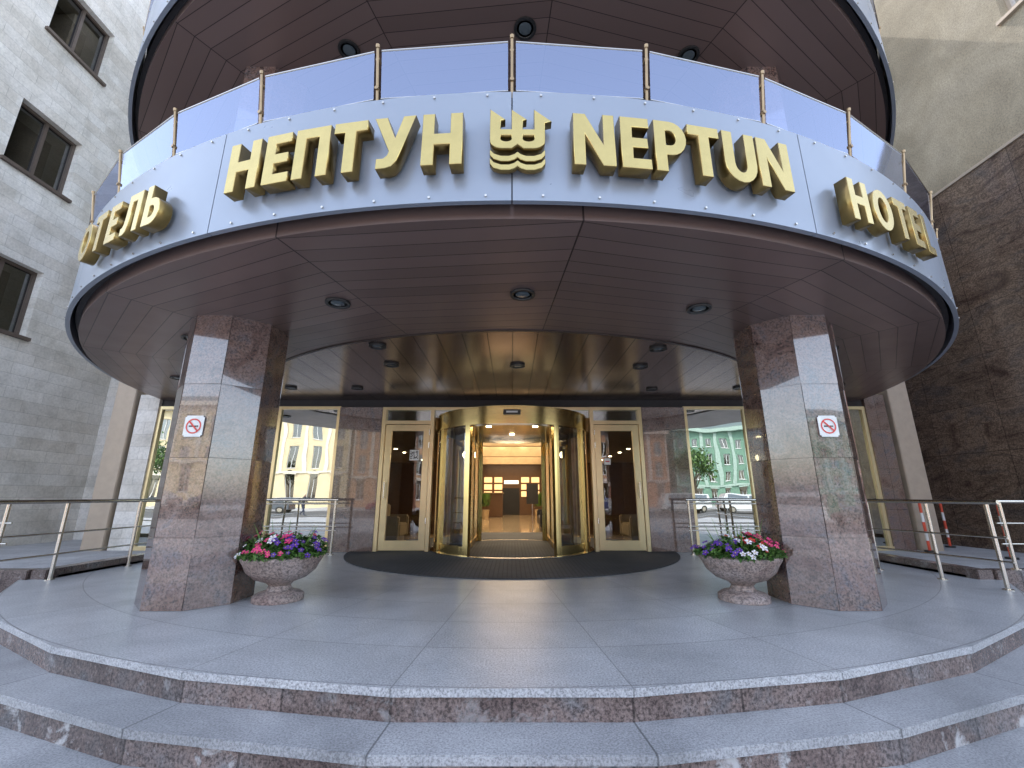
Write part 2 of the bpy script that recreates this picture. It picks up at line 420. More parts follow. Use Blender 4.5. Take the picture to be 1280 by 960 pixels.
lights1 = [(-1.72, 3.93, .12), (.10, 3.74, .12), (1.90, 4.06, .12), (-1.71, 5.2, .11), (1.89, 5.3, .11), (-1.75, 6.0, .11), (.08, 6.05, .11), (1.89, 6.1, .11),
           (-2.74, 7.43, .1), (2.5, 7.5, .1), (-3.87, 4.92, .11), (-5.4, 6.74, .11), (4.1, 5.3, .11), (5.6, 7.2, .11), (-3.9, 7.4, .1), (4.0, 7.4, .1)]
can1 = canopy('entrance_canopy', 2.85, lights1)
can2 = canopy('balcony_canopy', 6.2, [(.15, 3.78, .13), (-1.96, 4.03, .13), (2.15, 4.1, .13), (-4, 5.2, .12), (4, 5.2, .12)], inner=False)

# balustrade
def balustrade(z0, par_name):
    par = empty(par_name)
    st = 7.95
    bg = bmesh.new(); bp = bmesh.new(); bt = bmesh.new()
    for k in range(-11, 11):
        a0, a1 = rad(k*st), rad((k+1)*st)
        def pt(a, r, z): return Vector(((r+DRR)*math.sin(a), CY-(r+DRR)*math.cos(a), z))
        ea = .004
        p = [pt(a0+ea, 7.31, z0+.02), pt(a1-ea, 7.31, z0+.02), pt(a1-ea, 7.36, z0+.41), pt(a0+ea, 7.36, z0+.41)]
        bg.faces.new([bg.verts.new(q) for q in p])
        tube(bt, p[3], p[2], .007, 6); tube(bt, p[0], p[1], .005, 6)
        tube(bp, pt(a0, 7.30, z0-.04), pt(a0, 7.37, z0+.43), .011, 10)
        tube(bp, pt(a0, 7.37, z0+.43), pt(a0, 7.375, z0+.455), .016, 10)
        tube(bp, pt(a0, 7.36, z0+.34), pt(a0, 7.32, z0+.34), .016, 8)
        tube(bp, pt(a0, 7.34, z0+.1), pt(a0, 7.30, z0+.1), .016, 8)
    finalize(bg, 'glass_panels', M['balg'], par, recalc=False)
    finalize(bt, 'glass_edge_trim', M['steel'], par); finalize(bp, 'posts', M['postm'], par, True)
balustrade(3.81, 'glass_balustrade')
balustrade(7.16, 'glass_balustrade')

# columns: octagonal, clad in polished slabs
AP = .455
for cx in (-3.14, 3.12):
    par = empty('granite_column')
    for (z0, z1, k) in ((0.0, 2.86, 0), (3.79, 6.21, 1)):
        bm = bmesh.new(); z = z0; hh = [.62, .74, .74, .76] if k == 0 else [.8, .8, .82]
        for h in hh:
            zt = min(z+h, z1)
            for i in range(8):
                a = i*math.pi/4; hw = AP*math.tan(math.pi/8)-.0025
                jt = random.uniform(-.005, .005); jz = random.uniform(-.004, .004)
                t = Vector((math.cos(a), math.sin(a), 0)); o_ = Vector((math.sin(a), -math.cos(a), 0)); c = Vector((cx, 4.70, 0))
                def q(s_, zz, r_): return c+t*s_*hw*(r_/AP)+o_*(r_+(jt*s_ if r_ == AP else 0)+(jz*(1 if zz > z+.1 else -1) if r_ == AP else 0))+Vector((0, 0, zz))
                lo, hi = z+.002, zt-.002
                vv = [bm.verts.new(q(s_, zz, r_)) for r_ in (AP-.03, AP) for (s_, zz) in ((-1, lo), (1, lo), (1, hi), (-1, hi))]
                for idx in ((0, 1, 2, 3), (4, 5, 6, 7), (0, 1, 5, 4), (1, 2, 6, 5), (2, 3, 7, 6), (3, 0, 4, 7)): bm.faces.new([vv[w_] for w_ in idx])
            z = zt
        finalize(bm, 'shaft_%d' % k, M['col'], par)
        bm = bmesh.new(); prism(bm, 8, (AP-.012)/math.cos(math.pi/8), z0+.001, z1-.003, cx, 4.70, math.pi/8); finalize(bm, 'core_%d' % k, M['rim'], par)

# no smoking signs
for cx in (-3.14, 3.12):
    par = empty('no_smoking_sign')
    yf = 4.70-AP-.008
    bm = bmesh.new(); bbox(bm, cx-.095, cx+.095, yf-.008, yf-.001, 1.56, 1.77, 0)
    bmesh.ops.bevel(bm, geom=[e for e in bm.edges if abs(e.verts[0].co.y-e.verts[1].co.y) > .003], offset=.015, segments=3, affect='EDGES')
    finalize(bm, 'plate', M['white'], par)
    bm = bmesh.new(); n = 32
    def circ(r, y, i): a = 2*math.pi*i/n; return (cx+r*math.cos(a), y, 1.665+r*math.sin(a))
    for i in range(n):
        bm.faces.new([bm.verts.new(q) for q in (circ(.062, yf-.011, i), circ(.075, yf-.011, i), circ(.075, yf-.011, i+1), circ(.062, yf-.011, i+1))])
    d = .05
    bm.faces.new([bm.verts.new(q) for q in ((cx-d, yf-.0135, 1.665+d-.01), (cx-d+.010, yf-.0135, 1.665+d+.002), (cx+d, yf-.0135, 1.665-d+.01), (cx+d-.010, yf-.0135, 1.665-d-.002))])
    finalize(bm, 'prohibition_ring', M['red'], par)
    bm = bmesh.new(); bbox(bm, cx-.045, cx+.03, yf-.0115, yf-.0095, 1.657, 1.671); bbox(bm, cx+.034, cx+.045, yf-.0115, yf-.0095, 1.657, 1.671)
    finalize(bm, 'cigarette', M['black'], par)

# ------------------------------------------------------------------ lettering
def arc(cx, cy, rx, ry, a0, a1, n=10):
    return [(cx+rx*math.cos(rad(a0+(a1-a0)*i/n)), cy+ry*math.sin(rad(a0+(a1-a0)*i/n))) for i in range(n+1)]
G = {
 'H': (.76, [[(0,0),(.22,0),(.22,.4),(.54,.4),(.54,0),(.76,0),(.76,1),(.54,1),(.54,.6),(.22,.6),(.22,1),(0,1)]]),
 'E': (.58, [[(0,0),(.58,0),(.58,.18),(.22,.18),(.22,.41),(.53,.41),(.53,.59),(.22,.59),(.22,.82),(.57,.82),(.57,1),(0,1)]]),
 'PI': (.74, [[(0,0),(.22,0),(.22,.81),(.52,.81),(.52,0),(.74,0),(.74,1),(0,1)]]),
 'T': (.68, [[(.23,0),(.45,0),(.45,.81),(.68,.81),(.68,1),(0,1),(0,.81),(.23,.81)]]),
 'UU': (.80, [[(0,1),(.24,1),(.42,.55),(.57,1),(.80,1),(.53,.28),(.47,.13),(.38,.03),(.26,0),(.08,0),(.08,.18),(.22,.185),(.29,.24),(.32,.32)]]),
 'N': (.80, [[(0,0),(.21,0),(.21,.64),(.56,0),(.80,0),(.80,1),(.59,1),(.59,.36),(.23,1),(0,1)]]),
 'P': (.66, [[(0,0),(.22,0),(.22,.33)]+arc(.33,.665,.33,.335,-90,90)+[(0,1)], [(.22,.51)]+arc(.31,.665,.14,.155,-90,90)+[(.22,.82)]]),
 'U': (.74, [[(0,1),(0,.37)]+arc(.37,.37,.37,.38,180,360)+[(.74,1),(.52,1)]+arc(.37,.37,.15,.19,0,-180)+[(.22,1)]]),
 'O': (.88, [arc(.44,.5,.44,.51,0,345,23), arc(.44,.5,.22,.32,0,345,23)]),
 'LL': (.80, [[(0,0),(.14,.0),(.24,.05),(.31,.2),(.34,.45),(.35,.81),(.58,.81),(.58,0),(.79,0),(.79,1),(.16,1),(.15,.5),(.12,.26),(.07,.19),(0,.18)]]),
 'SS': (.66, [[(0,0)]+arc(.33,.33,.33,.33,-90,90)+[(.22,.66),(.22,1),(0,1)], [(.22,.18)]+arc(.31,.33,.14,.15,-90,90)+[(.22,.48)]]),
 'L': (.56, [[(0,0),(.56,0),(.56,.19),(.22,.19),(.22,1),(0,1)]]),
}
def glyph(name, loops, W, size, theta, zc, parent, extr=.045, standoff=.03, wscale=.87):
    cu = bpy.data.curves.new(name, 'CURVE'); cu.dimensions = '2D'; cu.fill_mode = 'BOTH'; cu.extrude = extr; cu.bevel_depth = .003; cu.bevel_resolution = 0
    for lp in loops:
        sp = cu.splines.new('POLY'); sp.points.add(len(lp)-1); sp.use_cyclic_u = True
        for i, (x, y) in enumerate(lp): sp.points[i].co = ((x-W/2)*size*wscale, (y-.5)*size, 0, 1)
    to = bpy.data.objects.new('tmp', cu); COL.objects.link(to)
    dg = bpy.context.evaluated_depsgraph_get(); me = bpy.data.meshes.new_from_object(to.evaluated_get(dg))
    bpy.data.objects.remove(to)
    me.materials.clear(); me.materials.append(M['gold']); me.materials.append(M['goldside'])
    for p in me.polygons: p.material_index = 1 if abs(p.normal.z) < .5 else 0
    o = bpy.data.objects.new(name, me); COL.objects.link(o); o.parent = parent
    s_, c_ = math.sin(theta), math.cos(theta); R = 7.32+DRR+standoff+extr
    o.matrix_world = Matrix(((c_, 0, s_, R*s_), (s_, 0, -c_, CY-R*c_), (0, 1, 0, zc), (0, 0, 0, 1)))
    return o
def word(name, items, zc=3.30, size=.405, ws=.87):
    par = empty(name)
    for g, th in items:
        glyph('letter_'+g.lower(), G[g][1], G[g][0], size, rad(th*1.012), zc, par, wscale=ws)
word('hotel_name_lettering', [('H', -15.15), ('E', -12.9), ('PI', -10.8), ('T', -8.6), ('UU', -6.15), ('H', -3.6)])
word('hotel_name_lettering', [('N', 4.25), ('E', 6.45), ('P', 8.4), ('T', 10.35), ('U', 12.5), ('N', 14.75)], ws=.85)
word('hotel_word_lettering', [('O', -31.3), ('T', -28.9), ('E', -26.8), ('LL', -24.5), ('SS', -22.3)], 3.21, .36, .84)
word('hotel_word_lettering', [('H', 21.2), ('O', 23.5), ('T', 25.7), ('E', 27.6), ('L', 29.4)], 3.20, .36, .8)
par = empty('trident_logo_sign')
# three flag-topped prongs joined by two rounded bowls, over two wave bands
sh = [(0.0,.66),(0,1.32),(.24,1.12),(.17,1.10),(.17,.90),(.37,.90),(.37,1.32),(.61,1.12),(.55,1.10),(.55,.90),(.76,.90),(.76,1.32),(1.04,1.08),(.93,1.05),(.93,.66)]+arc(.73,.66,.2,.15,0,-90,6)+[(.57,.51),(.465,.60),(.36,.51)]+arc(.2,.66,.2,.15,-90,-180,6)[:-1]
h1 = [(.17,.79),(.17,.70)]+arc(.27,.70,.10,.06,180,360,6)+[(.37,.79)]
h2 = [(.55,.79),(.55,.70)]+arc(.655,.70,.105,.06,180,360,6)+[(.76,.79)]
glyph('trident', [sh, h1, h2], 1.0, .385, rad(.4), 3.235, par, wscale=1.02, extr=.03)
def band(y, t=.10):
    top = [(0, y+.12), (.06, y+.045), (.18, y), (.32, y), (.41, y+.035), (.465, y+.085), (.52, y+.035), (.61, y), (.75, y), (.87, y+.045), (.93, y+.12)]
    return top+[(x, yy-t) for x, yy in top][::-1]
glyph('wave_upper', [band(.40)], 1.0, .385, rad(.4), 3.235, par, wscale=1.02, extr=.018)
glyph('wave_lower', [band(.22)], 1.0, .385, rad(.4), 3.235, par, wscale=1.02, extr=.018)

# ------------------------------------------------------------------ ground floor front
front = empty('hotel_entrance_front')
YF = 8.45
def fb(name, x0, x1, y0, y1, z0, z1, m, bev=0): return box(name, (x0, x1, y0, y1, z0, z1), M[m], front, bev)
def pane(name, x0, x1, y, z0, z1, m):
    bm = bmesh.new(); bm.faces.new([bm.verts.new(p) for p in ((x0, y, z0), (x1, y, z0), (x1, y, z1), (x0, y, z1))])
    finalize(bm, name, M[m], front)
fb('lintel', -7.4, 7.4, YF+.02, YF+.3, 2.72, 2.86, 'backing')
for sx in (-1, 1):
    def sxr(a, b_): return tuple(sorted((sx*a, sx*b_)))
    a, b_ = sxr(2.56, 3.40); fb('granite_pier', a, b_, YF-.04, YF+.3, 0.002, 2.70, 'gran_w')
    a, b_ = sxr(7.0, 7.4); fb('stone_pier', a, b_, YF-.05, YF+.3, 0.002, 2.95, 'limex' if sx < 0 else 'gran_w')
    a, b_ = sxr(7.44, 7.84); fb('beige_pilaster', a, b_, YF-.12, YF+.3, -.1, 6.3, 'beige', .01)
    xs = [3.40, 4.60, 5.80, 7.0]
    for i, x in enumerate(xs):
        x_ = x+.03 if i == 0 else (x-.03 if i == 3 else x)
        a, b_ = sxr(x_-.03, x_+.03); fb('mullion', a, b_, YF-.02, YF+.06, .1, 2.66, 'champ')
    a, b_ = sxr(3.4, 7.0)
    fb('sill', a, b_, YF-.05, YF+.1, .002, .1, 'champ'); fb('head', a, b_, YF-.022, YF+.06, 2.66, 2.72, 'champ')
    for x0, x1 in zip(xs, xs[1:]):
        a, b_ = sxr(x0+.03, x1-.03); pane('window_pane', a, b_, YF+.02, .1, 2.66, 'winglass')
    o0, o1 = 1.53, 2.55
    for (x0, x1) in ((o0, o0+.07), (o1-.07, o1)):
        a, b_ = sxr(x0, x1); fb('door_jamb', a, b_, YF-.05, YF+.08, .002, 2.70, 'champ')
    a, b_ = sxr(o0+.07, o1-.07)
    fb('door_head', a, b_, YF-.048, YF+.07, 2.36, 2.43, 'champ'); fb('transom_head', a, b_, YF-.048, YF+.07, 2.64, 2.70, 'champ')
    pane('transom_pane', a, b_, YF+.02, 2.43, 2.64, 'winglass')
    for (x0, x1) in [(o0+.08, o0+.20), (o1-.20, o1-.08)]:
        a, b_ = sxr(x0, x1); fb('door_stile', a, b_, YF-.03, YF+.03, .03, 2.35, 'champ', .004)
    a, b_ = sxr(o0+.20, o1-.20)
    fb('door_bottom_rail', a, b_, YF-.028, YF+.028, .03, .2, 'champ'); fb('door_top_rail', a, b_, YF-.028, YF+.028, 2.23, 2.35, 'champ')
    pane('door_pane', a, b_, YF, .2, 2.23, 'doorglass')
    bm = bmesh.new(); hx = sx*(o1-.14)
    tube(bm, (hx, YF-.09, .95), (hx, YF-.09, 1.25), .014); tube(bm, (hx, YF-.09, .98), (hx, YF-.03, .98), .01); tube(bm, (hx, YF-.09, 1.22), (hx, YF-.03, 1.22), .01)
    for z in (.5, 1.9, 2.15): tube(bm, (sx*(o0+.075), YF-.05, z), (sx*(o0+.075), YF-.05, z+.1), .016)
    finalize(bm, 'door_handle_and_hinges', M['steel'], front, True)
box('qr_sticker', (-1.98, -1.80, YF-.012, YF-.006, 1.66, 1.86), M['white'], front)
bm = bmesh.new(); random.seed(3)
for i in range(9):
    for j in range(9):
        if random.random() < .5: bbox(bm, -1.965+i*.0165, -1.965+i*.0165+.0155, YF-.0155, YF-.0135, 1.69+j*.017, 1.69+j*.017+.016)
finalize(bm, 'qr_pattern', M['black'], front)
box('door_sticker', (1.78, 1.90, YF-.012, YF-.006, 1.58, 1.70), M['white'], front)
box('door_sticker_mark', (1.80, 1.88, YF-.016, YF-.013, 1.63, 1.65), M['red'], front)
fb('centre_head', -1.53, 1.53, YF-.04, YF+.07, 2.645, 2.70, 'champ')
for x in (-.75, 0, .75): fb('centre_mullion', x-.02, x+.02, YF-.03, YF+.05, 2.5, 2.643, 'champ')
pane('centre_transom_pane', -1.53, 1.53, YF+.02, 2.5, 2.645, 'winglass')

# revolving door drum
drum = empty('revolving_door'); DY = 8.9; DR = 1.48
bm = bmesh.new()
ring_sector(bm, DR-.06, DR+.03, 2.24, 2.50, rad(-180), rad(180), 96, 0, DY)
ring_sector(bm, DR-.05, DR+.045, 2.215, 2.238, rad(-180), rad(180), 96, 0, DY)
ring_sector(bm, DR-.05, DR+.045, 2.502, 2.525, rad(-180), rad(180), 96, 0, DY)
finalize(bm, 'drum_band', M['brass'], drum, True)
bm = bmesh.new(); prism(bm, 64, DR-.062, 2.30, 2.49, 0, DY); finalize(bm, 'drum_ceiling', M['brass'], drum)
bm = bmesh.new(); ring_sector(bm, DR-.12, DR-.065, 2.20, 2.298, rad(-180), rad(180), 96, 0, DY); finalize(bm, 'drum_track', M['steel'], drum, True)
bm = bmesh.new()
for (x, y) in ((0, 8.0), (-.45, 8.3), (.45, 8.3), (0, 9.4)): tube(bm, (x, y, 2.288), (x, y, 2.2985), .05, 16)
finalize(bm, 'drum_spotlights', M['lamp'], drum)
bm = bmesh.new(); prism(bm, 64, DR+.05, .0145, .03, 0, DY); finalize(bm, 'drum_floor', M['mat'], drum)
bm = bmesh.new(); ring_sector(bm, DR-.02, DR+.08, .015, .034, rad(-180), rad(180), 96, 0, DY); finalize(bm, 'drum_floor_ring', M['steel'], drum, True)
bw = bmesh.new(); bg = bmesh.new()
for s0, s1 in ((-150, -122), (-90, -31), (31, 90), (122, 150)):
    n = 16
    for i in range(n):
        a, b_ = rad(s0+(s1-s0)*i/n), rad(s0+(s1-s0)*(i+1)/n)
        ps = [(DR*math.sin(t), DY-DR*math.cos(t)) for t in (a, b_)]
        bg.faces.new([bg.verts.new(p) for p in ((*ps[0], .18), (*ps[1], .18), (*ps[1], 2.21), (*ps[0], 2.21))])
    ring_sector(bw, DR-.025, DR+.025, .034, .18, rad(s0), rad(s1), 20, 0, DY)
    for t in (s0, (s0+s1)/2, s1):
        if (s1-s0) < 40 and t == (s0+s1)/2: continue
        ring_sector(bw, DR-.04, DR+.038, .036, 2.213, rad(t-1.9), rad(t+1.9), 2, 0, DY)
bmesh.ops.remove_doubles(bg, verts=bg.verts, dist=1e-4)
finalize(bg, 'curved_glass', M['doorglass'], drum, True); finalize(bw, 'drum_frames', M['brass'], drum)
bm = bmesh.new()
for sx in (-1, 1):
    for y in (7.75, 8.9, 10.0):
        bbox(bm, sx*.80-.03, sx*.80+.03, y-.03, y+.03, .034, 2.3)
    bbox(bm, sx*.80-.02, sx*.80+.02, 7.785, 9.965, .034, .14); bbox(bm, sx*.80-.02, sx*.80+.02, 7.785, 9.965, 2.12, 2.299)
finalize(bm, 'inner_wing_frames', M['brass'], drum)
bm = bmesh.new()
for sx in (-1, 1): bm.faces.new([bm.verts.new(p) for p in ((sx*.8, 7.78, .14), (sx*.8, 9.97, .14), (sx*.8, 9.97, 2.12), (sx*.8, 7.78, 2.12))])
finalize(bm, 'inner_wing_glass', M['doorglass'], drum)
box('display_box', (-.15, .15, 7.34, 7.40, 2.36, 2.45), M['black'], drum, .005)
box('display_text', (-.1, .1, 7.333, 7.337, 2.39, 2.42), M['white'], drum)

# ------------------------------------------------------------------ lobby
lob = empty('hotel_lobby')
def lb(name, d, m, bev=0): return box(name, d, M[m], lob, bev)
lb('lobby_floor', (-7.35, 7.35, YF+.1, 24, .003, .012), 'lob_floor')
lb('lobby_carpet', (-.9, .9, 10.6, 12.6, .013, .02), 'mat')
lb('lobby_ceiling', (-7.35, 7.35, YF+.3, 24, 2.76, 2.80), 'lob_ceil')
lb('left_wall', (-7.75, -7.4, YF+.31, 24, 0, 2.9), 'lob_wall'); lb('right_wall', (7.4, 7.75, YF+.31, 24, 0, 2.9), 'lob_wall')
lb('back_wall', (-7.75, 7.75, 24.01, 24.3, 0, 2.9), 'lob_dark')
for sx in (-1, 1):
    lb('wood_panel_wall', tuple(sorted((sx*1.95, sx*2.1)))+(12.2, 19, .013, 2.758), 'lob_dark')
    for y in (12.8, 14.4, 16.0, 17.6):
        lb('lit_shelf', tuple(sorted((sx*1.935, sx*1.945)))+(y, y+.8, 1.1, 1.9), 'shelf')
        for z in (1.08, 1.28, 1.48, 1.68): lb('shelf_board', tuple(sorted((sx*1.78, sx*1.933)))+(y, y+.8, z, z+.04), 'lob_dark')
        for q in range(5): lb('shelf_item', tuple(sorted((sx*1.82, sx*1.90)))+(y+.05+q*.15, y+.13+q*.15, 1.322+.2*(q % 2), 1.42+.2*(q % 2)), 'white' if q % 2 else 'brass')
    for y in (12.0, 15.3, 19.2):
        lb('lobby_pier', tuple(sorted((sx*1.45, sx*1.93)))+(y, y+.3, .013, 2.757), 'gran_w')
lb('reception_desk', (-1.4, -.45, 21.5, 22.2, .013, 1.1), 'lob_dark', .02); lb('desk_top', (-1.5, -.4, 21.4, 22.3, 1.103, 1.15), 'lob_wall', .01)
for x in (-1.5, -.95, .5, 1.05):
    for z in (.95, 1.32, 1.69): lb('backlit_niche', (x, x+.42, 23.93, 23.99, z, z+.28), 'shelf')
lb('backlit_sign', (-.42, .35, 23.9, 23.98, 1.62, 1.8), 'signw')
lb('doorway_frame', (-.5, .4, 23.96, 24.0, .013, 1.4), 'black')
lb('centre_screen', (.55, 1.0, 17.0, 17.1, .7, 1.45), 'black', .01); lb('screen_stand', (.75, .80, 17.0, 17.1, .013, .698), 'steel')
for x in (-1.2, 1.2):
    bm = bmesh.new(); lathe(bm, [(.16, .013), (.2, .4), (.17, .4)], x, 19.9, 16); finalize(bm, 'plant_pot', M['lob_wall'], lob, True)
    bm = bmesh.new()
    for k in range(160):
        a = random.random()*6.28; p = Vector((x, 19.9, .4)); t = p+Vector((.35*math.cos(a)*random.random(), .35*math.sin(a)*random.random(), random.uniform(.2, .8))); w = Vector((math.sin(a)*.04, -math.cos(a)*.04, 0))
        bm.faces.new([bm.verts.new(c) for c in (p.lerp(t, .5), p.lerp(t, .75)+w, t, p.lerp(t, .75)-w)])
    finalize(bm, 'plant_leaves', M['leaf2'], lob, recalc=False)
for i, y in enumerate((11.2, 12.6, 14, 15.4, 16.8, 18.2, 20, 22)):
    for x in (-4.5, -1.1, -.35, .4, 1.15, 4.5):
        bm = bmesh.new(); tube(bm, (x, y, 2.735), (x, y, 2.757), .06, 16); finalize(bm, 'ceiling_spot', M['lamp'], lob)
for z, y in ((2.35, 12.1), (2.35, 15.5), (2.35, 19.3)):
    lb('ceiling_beam', (-1.44, 1.44, y, y+.25, z, 2.757), 'lob_wall')
for x in (-1.3, -1.0, .85, 1.1, 1.35):
    bm = bmesh.new(); lathe(bm, [(.015, 2.16), (.04, 2.12), (.045, 2.06), (.015, 2.0)], x, 11.9, 14); tube(bm, (x, 11.9, 2.16), (x, 11.9, 2.75), .004, 6, 1); finalize(bm, 'pendant_lamp', [M['lamp'], M['black']], lob, True)
def seatgrp(name, x0, x1, y0, y1, m):
    par = empty(name)
    s_ = 1 if x0 > 0 else -1; xa, xb = (x1-.2, x1) if s_ > 0 else (x0, x0+.2)
    for nm, d in (('seat', (x0, x1, y0, y1, .14, .42)), ('back', (xa, xb, y0+.003, y1-.003, .423, .82)), ('arm_1', (x0, x1, y0-.15, y0-.003, .12, .58)), ('arm_2', (x0, x1, y1+.003, y1+.15, .12, .58)), ('base', (x0+.05, x1-.05, y0+.02, y1-.02, .021, .137))):
        box(nm, d, M[m], par, .03 if nm != 'base' else .01)
seatgrp('black_sofa', .8, 1.4, 12.9, 14.3, 'sofa')
seatgrp('lobby_armchair', 2.5, 3.1, 9.7, 10.4, 'chair'); seatgrp('lobby_armchair', -3.0, -2.4, 9.7, 10.4, 'chair')
def area(name, loc, sx, sy, e):
    l = bpy.data.lights.new(name, 'AREA'); l.shape = 'RECTANGLE'; l.size = sx; l.size_y = sy; l.energy = e; l.color = (1, .80, .55)
    o = bpy.data.objects.new(name, l); o.location = loc; COL.objects.link(o); o.parent = lob
area('lobby_ceiling_lamp', (0, 15.0, 2.72), 2.6, 9, 380)
area('lobby_ceiling_lamp', (0, 21.8, 2.72), 3, 3, 100)

# ------------------------------------------------------------------ tower above and side buildings
HT = 14.5  # unseen tower height, kept low for more skylight while still shading the entrance
tower = empty('hotel_tower')
us = [-7.85]; x = -6.9
while x < 6.5: us += [x, x+1.3]; x += 2.08
us += [7.85]
vs = [2.87, 4.2, 5.9, 7.5, 9.2, 10.8, 12.5, HT]
hol = [(i, j) for i in range(1, len(us)-1, 2) for j in range(1, len(vs)-1, 2)]
facade('tower_front', lambda u, v, d: (u, YF+.1+d, v), us, vs, hol, .2, M['stucco'], M['darkglass'], M['postm'], tower)
box('tower_body', (-7.85, 7.85, YF+.9, 26, 2.9, HT-.1), M['stucco'], tower); box('tower_roof', (-8, 8, YF-.1, 26.2, HT+.003, HT+.3), M['stucco'], tower)

lefth = empty('limestone_building')
us = [5.6, 7.1, 8.35, 10.4]; vs = [-.6, .85, 2.3, 4.15, 5.6, 7.45, 8.9, 10.75, 12.2, 14.5]
facade('side_wall', lambda u, v, d: (-10-d, u, v), us, vs, [(1, j) for j in (3, 5, 7)], .22, M['lime'], M['darkglass'], M['winframe'], lefth)
box('return_wall', (-10, -7.85, 10.4, 10.8, -.6, 14.5), M['limex'], lefth)
box('body', (-24, -10.75, 5.603, 26, -.6, 14.5), M['lime'], lefth); box('roof_cornice', (-24.3, -9.9, 5.3, 26, 14.503, 14.8), M['stucco'], lefth)
box('front_wall', (-10.8, -10, 5.4, 5.6, -.6, 14.5), M['limex'], lefth)

righth = empty('granite_clad_building')
facade('stucco_wall', lambda u, v, d: (9+d, u, v), [4.4, 4.75, 6.0, 8.0, 11], [7.1, 9.45, 11.2, 12.8, 14], [(1, 1)], .25, M['stucco'], M['darkglass'], M['beige'], righth)
box('granite_base', (8.93, 9.6, 4.4, 10.4, -.6, 7.1), M['gran_r'], righth); box('base_cornice', (8.90, 9.6, 4.4, 10.4, 7.103, 7.16), M['beige'], righth)
box('return_wall', (7.85, 8.93, 9.6, 10.0, -.6, 7.1), M['gran_w'], righth)
box('return_wall_upper', (7.85, 8.95, 9.62, 10.0, 7.103, 14), M['stucco'], righth)
box('body', (9.61, 24, 4.43, 26, -.6, 14), M['stucco'], righth)

# ------------------------------------------------------------------ opposite side of the street (seen in reflections)
def street_house(name, x0, x1, yf, h, nb, ns, col, trim):
    par = empty(name); w = (x1-x0)/nb
    wm = plain(name+'_wall', col, .85, 0, .12, .6)
    us = [x0]
    for i in range(nb): us += [x0+w*(i+.3), x0+w*(i+.7)]
    us += [x1]; sh = (h-1.4)/ns; vs = [-.6]
    for j in range(ns): vs += [.3+sh*j+(.2 if j == 0 else .5), .3+sh*(j+1)-.45]
    vs += [h]
    facade('front', lambda u, v, d: (u, yf-d, v), us, vs, [(i, j) for i in range(1, len(us)-1, 2) for j in range(1, len(vs)-1, 2)], .25, wm, M['darkglass'], M['white'], par)
    tm = plain(name+'_trim', trim, .8)
    box('cornice', (x0-.3, x1+.3, yf-.1, yf+.6, h-.5, h), tm, par); box('storey_band', (x0, x1, yf+.003, yf+.15, .3+sh-.25, .3+sh), tm, par)
    bm = bmesh.new()
    for i in range(nb+1):
        xx = x0+w*i; bbox(bm, max(x0, xx-.25), min(x1, xx+.25), yf+.004, yf+.12, .3+sh+.01, h-.51)
    for i in range(nb):
        xx = x0+w*(i+.5); bbox(bm, xx-w*.28, xx+w*.28, yf+.002, yf+.2, vs[2]+.02, vs[2]+.16)
    finalize(bm, 'pilasters', tm, par)
    bm = bmesh.new()
    for i in range(nb):   # arched heads over the ground-floor openings
        xx = x0+w*(i+.5); tube(bm, (xx, yf-.1, vs[2]-.02), (xx, yf+.03, vs[2]-.02), w*.2, 24)
    finalize(bm, 'arched_heads', M['darkglass'], par)
    box('body', (x0, x1, yf-14, yf-.85, -.6, h-.02), wm, par)
    bm = bmesh.new(); v = [bm.verts.new(p) for p in ((x0, yf, h+.01), (x1, yf, h+.01), (x1, yf-14, h+.01), (x0, yf-14, h+.01), (x0+3, yf-7, h+2.5), (x1-3, yf-7, h+2.5))]
    for idx in ((0, 1, 5, 4), (1, 2, 5), (2, 3, 4, 5), (3, 0, 4)): bm.faces.new([v[i] for i in idx])
    finalize(bm, 'roof', plain(name+'_roof', (.12, .16, .15), .6), par)
street_house('yellow_townhouse', -52, -23, -45, 13.5, 9, 3, (.66, .56, .36), (.72, .67, .56))
street_house('ochre_townhouse', -22.5, -9, -45, 11.5, 5, 3, (.50, .30, .17), (.6, .54, .45))
street_house('red_townhouse', -8.5, 6, -46, 12.5, 5, 4, (.38, .16, .11), (.55, .46, .4))
street_house('ochre_townhouse', 6.5, 22, -45, 10, 6, 3, (.45, .24, .14), (.58, .48, .42))
street_house('green_townhouse', 23, 48, -45, 10.5, 12, 4, (.15, .27, .20), (.33, .44, .38))

def tree(x, y, h):
    par = empty('street_tree'); bm = bmesh.new()
    tube(bm, (x, y, -.6), (x, y, h*.45), .2, 10, 0, .12)
    tips = []
    for k in range(8):
        a = k*.8+random.random(); r = h*.22; tip = (x+r*math.cos(a), y+r*math.sin(a), h*(.6+.3*random.random()))
        tube(bm, (x, y, h*(.3+.02*k)), tip, .07, 6, 0, .02); tips.append(tip)
    finalize(bm, 'trunk', plain('bark', (.09, .07, .05), .9), par)
    bm = bmesh.new()
    for k in range(2200):
        t = Vector(random.choice(tips)); d = Vector([random.gauss(0, 1) for _ in range(3)])*h*.085
        p = t+d; q = Matrix.Rotation(random.random()*6, 3, Vector([random.gauss(0, 1) for _ in range(3)]).normalized())
        s_ = .16
        bm.faces.new([bm.verts.new(p+q@Vector(c)) for c in ((-s_, 0, 0), (0, -s_*.6, 0), (s_, 0, 0), (0, s_*.6, 0))]).material_index = random.random() < .4
    finalize(bm, 'crown', [M['leaf'], M['leaf2']], par, recalc=False)
tree(-38, -31.5, 7); tree(35, -31.5, 8); tree(20, -31.5, 6)
par = empty('street_lamp'); bm = bmesh.new()
